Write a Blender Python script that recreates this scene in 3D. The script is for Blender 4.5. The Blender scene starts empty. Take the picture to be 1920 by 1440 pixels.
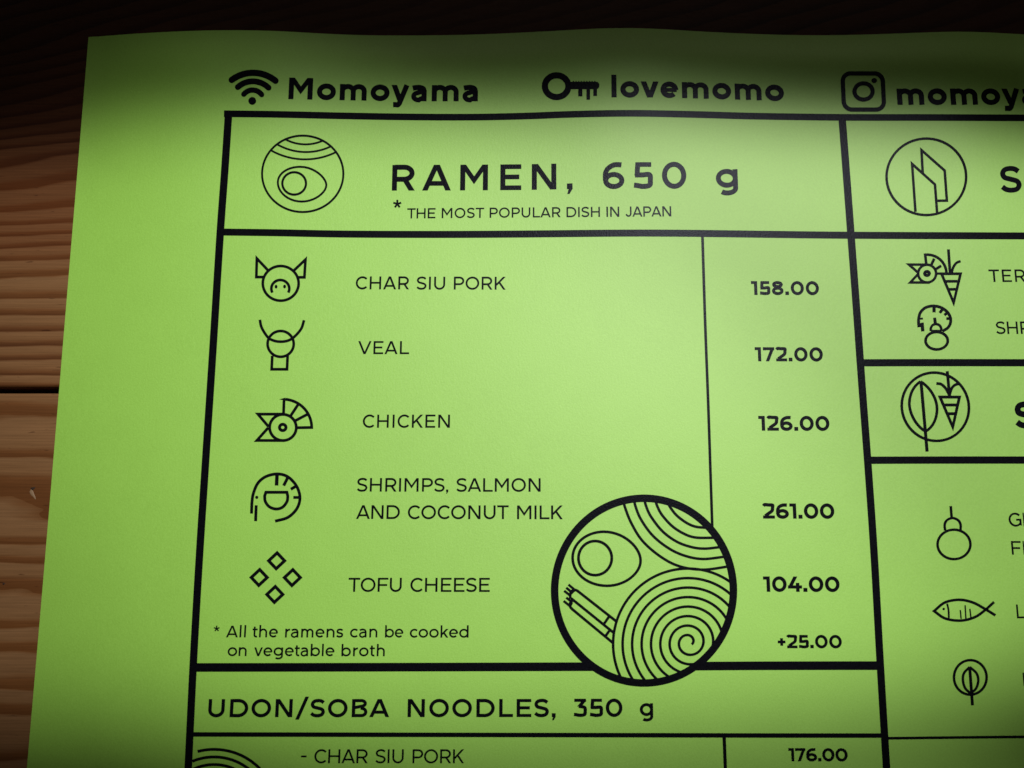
import bpy, math, random
import numpy as np
from mathutils import Vector, Matrix

random.seed(4)
S = bpy.context.scene
COL = S.collection

# ------------------------------------------------------------------ camera
F_PX = 1400.0                      # focal length in pixels of the 1920 px wide photograph
TILT = math.radians(8.0)
DIST = 0.168
CAM = Vector((0.0, -DIST * math.sin(TILT), DIST * math.cos(TILT)))
cd = bpy.data.cameras.new("camera")
cd.sensor_fit = 'HORIZONTAL'
cd.sensor_width = 36.0
cd.lens = 36.0 * F_PX / 1920.0
cd.clip_start = 0.005
cd.clip_end = 20.0
cd.dof.use_dof = True
cd.dof.focus_distance = DIST
cd.dof.aperture_fstop = 20.0
cam = bpy.data.objects.new("camera", cd)
COL.objects.link(cam)
cam.location = CAM
cam.rotation_euler = (TILT, 0, 0)
S.camera = cam

# ------------------------------------------------------------------ light
W = bpy.data.worlds.new("World")
S.world = W
W.use_nodes = True
bg = W.node_tree.nodes["Background"]
bg.inputs[0].default_value = (1.0, 0.86, 0.72, 1)
bg.inputs[1].default_value = 0.024


def spot(name, energy, loc, aim, turn, half_angle, squash, blend, radius, color):
    """a soft-edged oval spot: turn is the heading of the oval's long axis across the table"""
    ld = bpy.data.lights.new(name, 'SPOT')
    ld.energy = energy
    ld.color = color
    ld.spot_size = 2 * half_angle
    ld.spot_blend = blend
    ld.shadow_soft_size = radius
    o = bpy.data.objects.new(name, ld)
    COL.objects.link(o)
    z = (Vector(loc) - Vector(aim)).normalized()
    x = Vector((math.cos(turn), math.sin(turn), 0))
    x = (x - z * x.dot(z)).normalized()
    y = z.cross(x)
    m = Matrix((x, y, z)).transposed().to_4x4()
    m.translation = Vector(loc)
    o.matrix_world = m @ Matrix.Diagonal((1.0, squash, 1.0, 1.0))
    return o


KW = 13.3              # watts per unit of the two lamps' balance
WARM = (1.0, 0.965, 0.90)
spot("oval_spot", 0.572 * KW, (0.2022, 0.2481, 0.6807), (-0.0072, -0.0264, 0), -0.6878, 0.2111, 0.4842, 0.880, 0.006, WARM)
spot("oval_spot", 0.788 * KW, (0.1734, 0.2320, 0.5025), (0.0135, -0.0023, 0), 0.0087, 0.4511, 0.2628, 0.550, 0.006, WARM)  # second spot, added to steepen the light's fall-off at the page top

# dim fill added beyond the far side to lift the paper's top rim
al = bpy.data.lights.new("fill_light", 'AREA')
al.shape = 'RECTANGLE'
al.size, al.size_y = 0.9, 0.35
al.energy = 0.5
al.color = (1.0, 0.90, 0.78)
glow = bpy.data.objects.new("fill_light", al)
COL.objects.link(glow)
glow.location = (0.08, 0.85, 0.22)
glow.rotation_euler = (Vector((-0.02, 0.07, 0)) - glow.location).to_track_quat('-Z', 'Y').to_euler()

S.view_settings.view_transform = 'Standard'
S.view_settings.look = 'None'
S.view_settings.exposure = 0.0
S.view_settings.gamma = 1.0
S.view_settings.use_curve_mapping = False

# ------------------------------------------------------------------ geometry of the page
ct, st = math.cos(TILT), math.sin(TILT)


def ray(px, py):
    a, b = (px - 960.0) / F_PX, -(py - 720.0) / F_PX
    # camera (a, b, -1) turned about X by TILT
    return Vector((a, b * ct + st, b * st - ct))


def hit(px, py, z):
    d = ray(px, py)
    t = (z - CAM.z) / d.z
    return CAM + d * t


# page corner and axes on the table (left paper edge seen at these pixels)
Z0 = 0.0009
TL = hit(168, 71.5, Z0)
BL = hit(50, 1440, Z0)
EY = (BL - TL).normalized()             # down the page
EX = Vector((-EY.y, EY.x, 0.0))         # across the page
SHEET_W, SHEET_H = 0.420, 0.297


def proj(p):
    q = p - CAM
    x, y, z = q.x, q.y * ct + q.z * st, -q.y * st + q.z * ct
    return 960 + F_PX * x / -z, 720 - F_PX * y / -z


# waves of the top edge: pixel heights of the edge -> lift of the paper
EDGE = [(168, 70), (230, 65), (310, 61), (400, 58.5), (460, 58.7), (520, 60), (600, 65), (680, 68.3), (780, 68.5),
        (880, 67), (980, 63), (1060, 58.5), (1120, 55), (1180, 54), (1240, 56), (1300, 60.5), (1380, 64.5),
        (1460, 67.5), (1540, 68.5), (1620, 67), (1700, 64), (1790, 60.5), (1850, 62), (1920, 66), (2020, 69), (2140, 65), (2300, 70)]
knots = []
for ex, ey in EDGE:
    lo, hi = -0.004, 0.012
    for _ in range(40):
        z = 0.5 * (lo + hi)
        p = hit(ex, ey, z)
        d = (p - TL).dot(EY)              # >0: the ray meets the sheet below its top edge -> lift too high
        if d > 0:
            hi = z
        else:
            lo = z
    p = hit(ex, ey, z)
    knots.append(((p - TL).dot(EX), z))
KX = np.array([k[0] for k in knots])
KZ = np.array([max(k[1], Z0) for k in knots])
# resample smoothly
RX = np.linspace(0, SHEET_W, 421)
RZ = np.interp(RX, KX, KZ)
ker = np.exp(-0.5 * (np.arange(-9, 10) / 3.5) ** 2)
ker /= ker.sum()
RZ = np.convolve(np.pad(RZ, 9, mode='edge'), ker, mode='valid')


def smooth(a, b, x):
    t = np.clip((x - a) / (b - a), 0, 1)
    return t * t * (3 - 2 * t)


def zs(u, v):
    """height of the paper above the table at u across, v down the page"""
    u = np.asarray(u, float)
    v = np.asarray(v, float)
    zt = np.interp(u, RX, RZ) - Z0
    mean = 0.0013 * smooth(0.0, 0.03, u)
    ridge = 1.0 + 0.95 * np.exp(-((v - 0.0085) / 0.006) ** 2)
    fall = np.exp(-(v / 0.034) ** 1.25)
    slow = np.exp(-(v / 0.052) ** 2)
    z = (zt - mean) * fall + mean * slow * ridge
    z = z + 0.00018 * np.sin(u * 31 + v * 17) * np.sin(v * 23 - u * 9 + 1.0)
    z = z + 0.0002 * smooth(0.0, 0.05, u)
    return np.maximum(Z0 * 0.6, Z0 + z)


def at(px, py, lift=0.0):
    """the point of the paper that the photograph shows at this pixel"""
    z = Z0
    for _ in range(7):
        p = hit(px, py, z)
        r = p - TL
        z = float(zs(r.dot(EX), r.dot(EY)))
    p = hit(px, py, z)
    p.z += lift
    return p


# ------------------------------------------------------------------ helpers
def link(o, parent=None):
    COL.objects.link(o)
    if parent is not None:
        o.parent = parent
    return o


def mesh_obj(name, verts, faces, mat, parent=None, smooth_sh=False):
    me = bpy.data.meshes.new(name)
    me.from_pydata(verts, [], faces)
    me.materials.append(mat)
    if smooth_sh:
        me.polygons.foreach_set("use_smooth", [True] * len(me.polygons))
    me.update()
    return link(bpy.data.objects.new(name, me), parent)


def new_mat(name):
    m = bpy.data.materials.new(name)
    m.use_nodes = True
    nt = m.node_tree
    return m, nt, nt.nodes["Principled BSDF"]


def node(nt, kind, **kw):
    n = nt.nodes.new(kind)
    for k, v in kw.items():
        setattr(n, k, v)
    return n


def math_node(nt, op, a, b=None, c=None):
    n = node(nt, 'ShaderNodeMath', operation=op)
    for i, v in enumerate((a, b, c)):
        if v is None:
            continue
        if isinstance(v, (int, float)):
            n.inputs[i].default_value = v
        else:
            nt.links.new(v, n.inputs[i])
    return n.outputs[0]


def noise(nt, vec, scale, detail=2.0, rough=0.5):
    n = node(nt, 'ShaderNodeTexNoise')
    n.inputs['Scale'].default_value = scale
    n.inputs['Detail'].default_value = detail
    n.inputs['Roughness'].default_value = rough
    nt.links.new(vec, n.inputs['Vector'])
    return n.outputs['Fac']


def mapping(nt, vec, scale=(1, 1, 1), loc=(0, 0, 0)):
    n = node(nt, 'ShaderNodeMapping')
    n.inputs['Scale'].default_value = scale
    n.inputs['Location'].default_value = loc
    nt.links.new(vec, n.inputs['Vector'])
    return n.outputs[0]


def ramp(nt, fac, stops):
    n = node(nt, 'ShaderNodeValToRGB')
    cr = n.color_ramp
    while len(cr.elements) < len(stops):
        cr.elements.new(0.5)
    for e, (p, c) in zip(cr.elements, stops):
        e.position = p
        e.color = (c[0], c[1], c[2], 1)
    nt.links.new(fac, n.inputs[0])
    return n.outputs[0]


def mixc(nt, fac, a, b, blend='MIX'):
    n = node(nt, 'ShaderNodeMix', data_type='RGBA', blend_type=blend)
    for i, v in ((0, fac), (6, a), (7, b)):
        if isinstance(v, (int, float)):
            n.inputs[i].default_value = v
        elif isinstance(v, tuple):
            n.inputs[i].default_value = (v[0], v[1], v[2], 1)
        else:
            nt.links.new(v, n.inputs[i])
    return n.outputs[2]


# ------------------------------------------------------------------ materials
def paper_material():
    m, nt, b = new_mat("green_paper")
    vec = node(nt, 'ShaderNodeTexCoord').outputs['Object']
    fine = noise(nt, vec, 2600, 4, 0.7)
    fibre = noise(nt, mapping(nt, vec, (1900, 700, 1900)), 1.0, 3, 0.6)
    blot = noise(nt, vec, 130, 3, 0.55)
    c = ramp(nt, math_node(nt, 'ADD', math_node(nt, 'MULTIPLY', fine, 0.82), math_node(nt, 'MULTIPLY', blot, 0.18)),
             [(0.30, (0.252, 0.565, 0.038)), (0.70, (0.308, 0.665, 0.062))])
    nt.links.new(c, b.inputs['Base Color'])
    b.inputs['Roughness'].default_value = 0.61
    b.inputs['IOR'].default_value = 1.68
    b.inputs['Specular IOR Level'].default_value = 1.0
    bp = node(nt, 'ShaderNodeBump')
    bp.inputs['Strength'].default_value = 0.42
    bp.inputs['Distance'].default_value = 0.00006
    nt.links.new(math_node(nt, 'ADD', fine, math_node(nt, 'MULTIPLY', fibre, 0.8)), bp.inputs['Height'])
    nt.links.new(bp.outputs[0], b.inputs['Normal'])
    return m


def ink_material():
    m, nt, b = new_mat("black_toner")
    vec = node(nt, 'ShaderNodeTexCoord').outputs['Object']
    fine = noise(nt, vec, 2600, 3, 0.6)
    nt.links.new(ramp(nt, noise(nt, vec, 1800, 2, 0.5), [(0.3, (0.002, 0.002, 0.003)), (0.75, (0.004, 0.004, 0.007))]),
                 b.inputs['Base Color'])
    b.inputs['Roughness'].default_value = 0.36
    b.inputs['Specular IOR Level'].default_value = 0.10
    b.inputs['Specular Tint'].default_value = (0.75, 0.8, 1.0, 1)
    bp = node(nt, 'ShaderNodeBump')
    bp.inputs['Strength'].default_value = 0.6
    bp.inputs['Distance'].default_value = 0.00008
    nt.links.new(fine, bp.inputs['Height'])
    nt.links.new(bp.outputs[0], b.inputs['Normal'])
    return m


def wood_material():
    m, nt, b = new_mat("varnished_pine")
    vec = node(nt, 'ShaderNodeTexCoord').outputs['Object']
    rnd = node(nt, 'ShaderNodeObjectInfo').outputs['Random']
    sep = node(nt, 'ShaderNodeSeparateXYZ')
    nt.links.new(vec, sep.inputs[0])
    x, y = sep.outputs[0], sep.outputs[1]
    # growth rings: distance across the plank, bent a little, with an uneven pitch
    tilt = math_node(nt, 'MULTIPLY', ramp(nt, math_node(nt, 'MULTIPLY', math_node(nt, 'SUBTRACT', y, 0.022), 18.0),
                                          [(0.0, (0, 0, 0)), (1.0, (0.27, 0.27, 0.27))]), math_node(nt, 'ADD', x, 0.105))
    n1 = noise(nt, mapping(nt, vec, (7, 26, 1)), 1.0, 2, 0.5)
    n2 = noise(nt, mapping(nt, vec, (55, 210, 1)), 1.0, 2, 0.5)
    n3 = noise(nt, mapping(nt, vec, (1.5, 70, 1), (3.1, 1.7, 0)), 1.0, 0, 0.5)
    p = math_node(nt, 'SUBTRACT', y, tilt)
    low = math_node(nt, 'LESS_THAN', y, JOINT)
    p = math_node(nt, 'MULTIPLY', p, math_node(nt, 'MULTIPLY_ADD', low, -118.0, 262.0))
    p = math_node(nt, 'ADD', p, math_node(nt, 'MULTIPLY', n1, 2.2))
    p = math_node(nt, 'ADD', p, math_node(nt, 'MULTIPLY', n2, 0.34))
    p = math_node(nt, 'ADD', p, math_node(nt, 'MULTIPLY', n3, 2.6))
    q = math_node(nt, 'FRACT', math_node(nt, 'MULTIPLY', p, -1.0))
    rings = ramp(nt, q, [(0.0, (0.125, 0.048, 0.017)), (0.09, (0.225, 0.115, 0.050)), (0.50, (0.205, 0.099, 0.040)),
                         (0.74, (0.140, 0.056, 0.020)), (0.92, (0.085, 0.030, 0.010))])
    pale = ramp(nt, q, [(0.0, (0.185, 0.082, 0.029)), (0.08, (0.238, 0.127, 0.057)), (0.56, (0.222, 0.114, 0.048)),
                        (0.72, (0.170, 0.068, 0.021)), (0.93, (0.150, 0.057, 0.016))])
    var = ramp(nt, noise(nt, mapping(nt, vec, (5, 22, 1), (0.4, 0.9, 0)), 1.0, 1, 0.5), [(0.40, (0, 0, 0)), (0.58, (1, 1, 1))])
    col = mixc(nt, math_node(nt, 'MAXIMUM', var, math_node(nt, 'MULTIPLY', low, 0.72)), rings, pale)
    # colour multiplied darker and redder across the upper plank towards the far side
    far_tone = ramp(nt, math_node(nt, 'MULTIPLY', y, 12.0), [(0.30, (1, 1, 1)), (0.39, (0.80, 0.66, 0.60)), (0.56, (0.60, 0.46, 0.40)), (0.74, (0.24, 0.15, 0.12))])
    col = mixc(nt, 1.0, col, far_tone, 'MULTIPLY')
    fib = noise(nt, mapping(nt, vec, (60, 2600, 1)), 1.0, 4, 0.65)
    col = mixc(nt, 1.0, col, ramp(nt, fib, [(0.3, (0.78, 0.76, 0.74)), (0.7, (1.12, 1.12, 1.12))]), 'MULTIPLY')
    pores = ramp(nt, noise(nt, mapping(nt, vec, (240, 1500, 1)), 1.0, 2, 0.5), [(0.24, (0.45, 0.4, 0.38)), (0.32, (1, 1, 1))])
    col = mixc(nt, 1.0, col, pores, 'MULTIPLY')
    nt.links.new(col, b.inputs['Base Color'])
    b.inputs['Roughness'].default_value = 0.48
    b.inputs['Specular IOR Level'].default_value = 0.25
    bp = node(nt, 'ShaderNodeBump')
    bp.inputs['Strength'].default_value = 0.5
    bp.inputs['Distance'].default_value = 0.00006
    nt.links.new(fib, bp.inputs['Height'])
    nt.links.new(bp.outputs[0], b.inputs['Normal'])
    return m


JOINT = hit(50, 731.5, 0).y
PAPER, INK, WOOD = paper_material(), ink_material(), wood_material()
md, ntd, bd = new_mat("dark_dent")
bd.inputs['Base Color'].default_value = (0.03, 0.014, 0.007, 1)
bd.inputs['Roughness'].default_value = 0.7
ml, ntl, bl_ = new_mat("bare_wood")
bl_.inputs['Base Color'].default_value = (0.27, 0.175, 0.10, 1)
bl_.inputs['Roughness'].default_value = 0.6

# ------------------------------------------------------------------ the table
table = link(bpy.data.objects.new("wooden_table", None))
table["label"] = "brown pine table of broad horizontal planks under the green paper menu"
table["category"] = "table"
PW, GAP, TH = 0.120, 0.0014, 0.030


def plank(y0, y1):
    bv = 0.0005
    prof = [(y0 + bv, 0), (y1 - bv, 0), (y1 - bv * 0.3, -bv * 0.35), (y1, -bv), (y1, -0.010), (y1 + GAP * 0.8, -0.010),
            (y1 + GAP * 0.8, -0.018), (y1, -0.018), (y1, -TH), (y0, -TH), (y0, -bv), (y0 + bv * 0.3, -bv * 0.35)]
    xs = np.linspace(-0.55, 0.55, 45)
    v, f = [], []
    n = len(prof)
    for i, x in enumerate(xs):
        for (y, z) in prof:
            v.append((x, y, z))
        if i:
            a, c = (i - 1) * n, i * n
            for k in range(n):
                k2 = (k + 1) % n
                f.append((a + k, a + k2, c + k2, c + k))
    f.append(tuple(range(n - 1, -1, -1)))
    f.append(tuple((len(xs) - 1) * n + k for k in range(n)))
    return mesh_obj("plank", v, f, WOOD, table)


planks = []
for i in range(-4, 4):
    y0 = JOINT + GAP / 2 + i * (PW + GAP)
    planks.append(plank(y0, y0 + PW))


def chip(px, py, lx, ly, ang, mat, name, parent):
    """small lens-shaped scar lying on the plank"""
    c = hit(px, py, 0)
    v, f = [], []
    n = 14
    ca, sa = math.cos(ang), math.sin(ang)
    for ring, (s, z) in enumerate(((1.0, 0.00001), (0.72, 0.00005), (0.3, 0.00007))):
        for k in range(n):
            t = 2 * math.pi * k / n
            w = 1 + 0.25 * math.sin(3 * t + 1)
            a, b2 = lx * s * w * math.cos(t), ly * s * w * math.sin(t)
            v.append((c.x + a * ca - b2 * sa, c.y + a * sa + b2 * ca, z))
    for r in range(2):
        for k in range(n):
            k2 = (k + 1) % n
            f.append((r * n + k, r * n + k2, (r + 1) * n + k2, (r + 1) * n + k))
    f.append(tuple(2 * n + k for k in range(n)))
    return mesh_obj(name, v, f, mat, parent)


low = planks[3]
chip(61, 926, 0.0012, 0.00036, math.radians(-58), ml, "pale_scar", low)
chip(61.5, 916, 0.0005, 0.00034, math.radians(20), md, "dark_dent", low)
chip(7, 1094.5, 0.00028, 0.00024, 0, md, "dark_dent", low)

# ------------------------------------------------------------------ the sheet of paper
THICK = 0.00016
nu, nv = 337, 239
us = np.linspace(0, SHEET_W, nu)
vs = np.linspace(0, SHEET_H, nv)
U, V = np.meshgrid(us, vs)
Z = zs(U, V)
X = TL.x + EX.x * U + EY.x * V
Y = TL.y + EX.y * U + EY.y * V
top = np.stack([X, Y, Z], -1).reshape(-1, 3)
bot = top.copy()
bot[:, 2] -= THICK
N = nu * nv
idx = np.arange(N).reshape(nv, nu)
q = np.stack([idx[:-1, :-1], idx[1:, :-1], idx[1:, 1:], idx[:-1, 1:]], -1).reshape(-1, 4)
qb = q[:, ::-1] + N
rim = np.concatenate([idx[0, :], idx[1:, -1], idx[-1, -2::-1], idx[-2:0:-1, 0]])
M_ = len(rim)
ra = 2 * N + np.arange(M_)              # the cut edge has its own corners, so it shades as an edge
rb = np.roll(ra, -1)
qr = np.stack([ra, rb, rb + M_, ra + M_], -1)
verts = np.concatenate([top, bot, top[rim], bot[rim]])
faces = np.concatenate([q, qb, qr])
menu = mesh_obj("paper_menu", verts.tolist(), faces.tolist(), PAPER)
sm = np.ones(len(faces), dtype=bool)
sm[len(q) + len(qb):] = False
menu.data.polygons.foreach_set("use_smooth", sm)
menu["label"] = "bright green printed ramen menu sheet with black lettering, lying on the wooden table"
menu["category"] = "menu"

# ------------------------------------------------------------------ printing
LAYER = [0]


class Ink:
    """collects inked quads in photograph pixels and lays them on the paper as one mesh"""

    def __init__(self, gain=1.0):
        self.v, self.f, self.gain = [], [], gain

    def _lift(self):
        LAYER[0] += 1
        return 0.000022 + (LAYER[0] % 50) * 0.0000006

    def quad(self, a, b, c, d, step=11.0, lift=None):
        # a-b and d-c are the long sides when it is longer that way
        lift = self._lift() if lift is None else lift
        L1 = max(math.dist(a, b), math.dist(d, c))
        L2 = max(math.dist(b, c), math.dist(a, d))
        n1, n2 = max(1, math.ceil(L1 / step)), max(1, math.ceil(L2 / step))
        base = len(self.v)
        for j in range(n2 + 1):
            t = j / n2
            for i in range(n1 + 1):
                s = i / n1
                x = (a[0] * (1 - s) + b[0] * s) * (1 - t) + (d[0] * (1 - s) + c[0] * s) * t
                y = (a[1] * (1 - s) + b[1] * s) * (1 - t) + (d[1] * (1 - s) + c[1] * s) * t
                self.v.append(tuple(at(x, y, lift)))
        for j in range(n2):
            for i in range(n1):
                k = base + j * (n1 + 1) + i
                self.f.append((k, k + 1, k + n1 + 2, k + n1 + 1))

    def poly(self, pts):
        lift = self._lift()
        base = len(self.v)
        for p in pts:
            self.v.append(tuple(at(p[0], p[1], lift)))
        self.f.append(tuple(range(base, base + len(pts))))

    def stroke(self, pts, w, closed=False, cap='butt', miter=3.2, w_end=None):
        P = [Vector((p[0], p[1])) for p in pts]
        Q = [P[0]]
        for p in P[1:]:
            if (p - Q[-1]).length > 1e-4:
                Q.append(p)
        if closed and (Q[0] - Q[-1]).length < 1e-4:
            Q.pop()
        n = len(Q)
        if n < 2:
            return
        w *= self.gain
        h = w / 2
        Ls, Rs = [], []
        for i in range(n):
            if closed:
                d0 = (Q[i] - Q[i - 1]).normalized()
                d1 = (Q[(i + 1) % n] - Q[i]).normalized()
            else:
                d1 = (Q[i + 1] - Q[i]).normalized() if i < n - 1 else (Q[i] - Q[i - 1]).normalized()
                d0 = (Q[i] - Q[i - 1]).normalized() if i > 0 else d1
            n0, n1 = Vector((-d0.y, d0.x)), Vector((-d1.y, d1.x))
            m = n0 + n1
            if m.length < 1e-3:
                m = n1
            m.normalize()
            k = min(miter, 1.0 / max(0.08, m.dot(n1)))
            hh = h if w_end is None else (w + (w_end - w) * i / (n - 1)) / 2
            Ls.append(Q[i] + m * hh * k)
            Rs.append(Q[i] - m * hh * k)
        lift = self._lift()
        for i in range(n if closed else n - 1):
            j = (i + 1) % n
            self.quad(Ls[i], Ls[j], Rs[j], Rs[i], lift=lift, step=11 if w < 20 else 9)
        if cap == 'round':
            for e in ((0, n - 1) if not closed else ()):
                self.disc(Q[e].x, Q[e].y, h, h)

    def disc(self, cx, cy, rx, ry=None, n=20):
        ry = ry or rx
        self.poly([(cx + rx * math.cos(2 * math.pi * k / n), cy + ry * math.sin(2 * math.pi * k / n)) for k in range(n)])

    def ring(self, cx, cy, rx, ry, w, n=72, slant=0.0):
        self.stroke([(cx + rx * math.cos(2 * math.pi * k / n) + slant * ry * math.sin(2 * math.pi * k / n),
                      cy + ry * math.sin(2 * math.pi * k / n)) for k in range(n)], w, closed=True)

    def build(self, name, parent=menu, label=None):
        o = mesh_obj(name, self.v, self.f, INK, parent)
        if label:
            o["label"] = label
        return o


def arc(cx, cy, rx, ry, a0, a1, n=None):
    """angles in degrees, counter-clockwise with y up, in glyph units (y up)"""
    n = n or max(4, int(abs(a1 - a0) / 7))
    return [(cx + rx * math.cos(math.radians(a0 + (a1 - a0) * k / n)), cy + ry * math.sin(math.radians(a0 + (a1 - a0) * k / n)))
            for k in range(n + 1)]


def parc(cx, cy, rx, ry, a0, a1, n=None):
    """the same in pixels (y down)"""
    return [(x, 2 * cy - y) for x, y in arc(cx, cy, rx, ry, a0, a1, n)]


def catmull(P, m=6):
    P = [tuple(p) for p in P]
    P = [(2 * P[0][0] - P[1][0], 2 * P[0][1] - P[1][1])] + P + [(2 * P[-1][0] - P[-2][0], 2 * P[-1][1] - P[-2][1])]
    out = []
    for i in range(1, len(P) - 2):
        p0, p1, p2, p3 = P[i - 1], P[i], P[i + 1], P[i + 2]
        for k in range(m):
            t = k / m
            out.append(tuple(0.5 * (2 * p1[a] + (p2[a] - p0[a]) * t + (2 * p0[a] - 5 * p1[a] + 4 * p2[a] - p3[a]) * t * t
                                    + (3 * p1[a] - p0[a] - 3 * p2[a] + p3[a]) * t ** 3) for a in (0, 1)))
    out.append(P[-2])
    return out


def bez(a, b, c, d, n=10):
    return [tuple((1 - t) ** 3 * a[i] + 3 * (1 - t) ** 2 * t * b[i] + 3 * (1 - t) * t * t * c[i] + t ** 3 * d[i] for i in (0, 1))
            for t in [k / n for k in range(n + 1)]]


# ---- a geometric sans serif drawn from its strokes: cap height 700, stroke weight w
XH = 525.0


def glyph(ch, w):
    """-> (shapes, ink width, side bearings); a shape is ('q', 4 corners) or ('s', path, closed, weight)"""
    h = w / 2
    G = []

    def rect(x0, y0, x1, y1):
        G.append(('q', [(x0, y0), (x1, y0), (x1, y1), (x0, y1)]))

    def diag(x0, y0, x1, y1, k=1.0):
        t = k * w * math.hypot(x1 - x0, y1 - y0) / abs(y1 - y0) / 2
        G.append(('q', [(x0 - t, y0), (x0 + t, y0), (x1 + t, y1), (x1 - t, y1)]))

    def path(p, closed=False, ww=None):
        G.append(('s', p, closed, ww or w))

    def hb(x0, x1, y):       # horizontal bar, centred on y
        t = w * 0.46
        rect(x0, y - t, x1, y + t)

    sb = (60, 60)
    T, B = 708 - h, -8 + h
    tb = w * 0.46
    if ch == 'A':
        Wd = 480 + 2.2 * w
        t = w * 1.1 / 2
        diag(t, 0, Wd / 2 - w * .05, 700)
        diag(Wd - t, 0, Wd / 2 + w * .05, 700)
        hb(Wd * 0.2 + h * .3, Wd * 0.8 - h * .3, 172 + h * .3)
        sb = (4, 4)
    elif ch == 'B':
        Wd = 440 + 1.25 * w
        xr = Wd - h
        xu = xr - 30
        rect(0, 0, w, 700)
        path([(w * .6, 700 - tb), (xu - 150, 700 - tb)] + arc(xu - 150, 525 + 5, 150, 170 - tb, 84, -84) + [(w * .6, 362)], ww=w * .95)
        path([(xr - 175, 362)] + arc(xr - 175, 181 + tb * .3, 175, 181 - tb * .65, 84, -84) + [(xr - 175, tb), (w * .6, tb)], ww=w * .95)
        sb = (90, 38)
    elif ch == 'C':
        Wd = 545 + 1.1 * w
        rx = 350 - h + (w - 75) * .3
        cx = rx + h
        path(arc(cx, 350, rx, 358 - h, 43, 317, 30))
        Wd = cx + rx * math.cos(math.radians(43)) + h * .7
        sb = (48, 30)
    elif ch == 'D':
        Wd = 575 + 1.0 * w
        r = 350 - tb
        rect(0, 0, w, 700)
        xc = Wd - h - 320
        path([(w * .6, 700 - tb), (xc, 700 - tb)] + arc(xc, 350, 320, r, 86, -86, 22) + [(xc, tb), (w * .6, tb)])
        sb = (90, 48)
    elif ch in 'EF':
        Wd = 400 + 1.25 * w
        rect(0, 0, w, 700)
        hb(w * .5, Wd, 700 - tb)
        hb(w * .5, Wd - 55, 358 if ch == 'E' else 340)
        if ch == 'E':
            hb(w * .5, Wd, tb)
        sb = (90, 40 if ch == 'E' else 20)
    elif ch == 'G':
        rx = 345 - h + (w - 75) * .3
        cx = rx + h
        e = cx + rx * 0.86
        path(arc(cx, 350, rx, 358 - h, 43, 312, 30) + [(e - 0, 110), (e, 345)])
        hb(cx + 40, e + h, 345)
        Wd = e + h
        sb = (48, 80)
    elif ch == 'H':
        Wd = 490 + 1.25 * w
        rect(0, 0, w, 700)
        rect(Wd - w, 0, Wd, 700)
        hb(w * .5, Wd - w * .5, 355)
        sb = (90, 90)
    elif ch == 'I':
        Wd = w
        rect(0, 0, w, 700)
        sb = (90, 90)
    elif ch == 'J':
        Wd = 330 + .9 * w
        path([(Wd - h, 700), (Wd - h, 215)] + arc(Wd / 2, 205, Wd / 2 - h, 213 - h, 0, -172, 16))
        sb = (25, 85)
    elif ch == 'K':
        Wd = 475 + 1.2 * w
        rect(0, 0, w, 700)
        diag(Wd - w * .75, 700, h + 10, 225)
        diag(Wd * .42, 390, Wd - w * .68, 0)
        sb = (90, 5)
    elif ch == 'L':
        Wd = 375 + 1.2 * w
        rect(0, 0, w, 700)
        hb(w * .5, Wd, tb)
        sb = (90, 15)
    elif ch == 'M':
        Wd = 640 + .85 * w
        rect(0, 0, w, 700)
        rect(Wd - w, 0, Wd, 700)
        yb = 165
        t = w * 1.12
        s = (700 - yb) / (Wd / 2)
        yu = yb + s * t
        G.append(('q', [(0, 700), (t, 700), (Wd / 2, yu), (Wd / 2, yb)]))
        G.append(('q', [(Wd, 700), (Wd - t, 700), (Wd / 2, yu), (Wd / 2, yb)]))
        sb = (90, 90)
    elif ch == 'N':
        Wd = 490 + 1.3 * w
        rect(0, 0, w, 700)
        rect(Wd - w, 0, Wd, 700)
        t = w * 1.22
        G.append(('q', [(0, 700), (t, 700), (Wd, 0), (Wd - t, 0)]))
        sb = (90, 90)
    elif ch == 'O':
        rx = 365 - h + (w - 75) * .25
        path(arc(rx + h, 350, rx, 358 - h, 0, 360, 44), True)
        Wd = 2 * rx + w
        sb = (48, 48)
    elif ch in 'PR':
        Wd = 440 + 1.2 * w if ch == 'P' else 470 + 1.15 * w
        xr = Wd - h - (0 if ch == 'P' else 18)
        rect(0, 0, w, 700)
        ym = 245
        path([(w * .6, 700 - tb), (xr - 215, 700 - tb)] + arc(xr - 215, (700 + ym) / 2, 215, (700 - ym) / 2 - tb, 85, -85, 18)
             + [(xr - 215, ym + tb), (w * .6, ym + tb)])
        if ch == 'R':
            diag(Wd * .55, ym + tb, Wd - w * .62, 0)
        sb = (90, 30 if ch == 'P' else 35)
    elif ch in 'Ss':
        k = 1.0 if ch == 'S' else XH / 700
        Wd = (450 + .9 * w) if ch == 'S' else (330 + .75 * w)
        Tt = 700 * k + 8 - h
        q_ = Tt - 350 * k
        Lx, R = h + 14 * k, Wd - h
        m = 350 * k
        kk = k
        pts = [(Wd * .93 - h * .25, Tt - 78 * kk), (Wd * .74, Tt - 17 * kk), (Wd * .52, Tt), (Wd * .27, Tt - 30 * kk), (Lx, m + q_ * .56),
               (Wd * .22, m + q_ * .18), (Wd * .5, m + 4 * kk), (Wd * .8, m - q_ * .17), (R, m - q_ * .52), (Wd * .76, B + 32 * kk),
               (Wd * .48, B), (Wd * .24, B + 24 * kk), (Wd * .045 + h * .25, B + 92 * kk)]
        path(catmull(pts, 5))
        sb = (35, 38) if ch == 'S' else (25, 28)
    elif ch == 'T':
        Wd = 500 + .8 * w
        hb(0, Wd, 700 - tb)
        rect(Wd / 2 - h, 0, Wd / 2 + h, 700 - tb)
        sb = (10, 10)
    elif ch == 'U':
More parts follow.
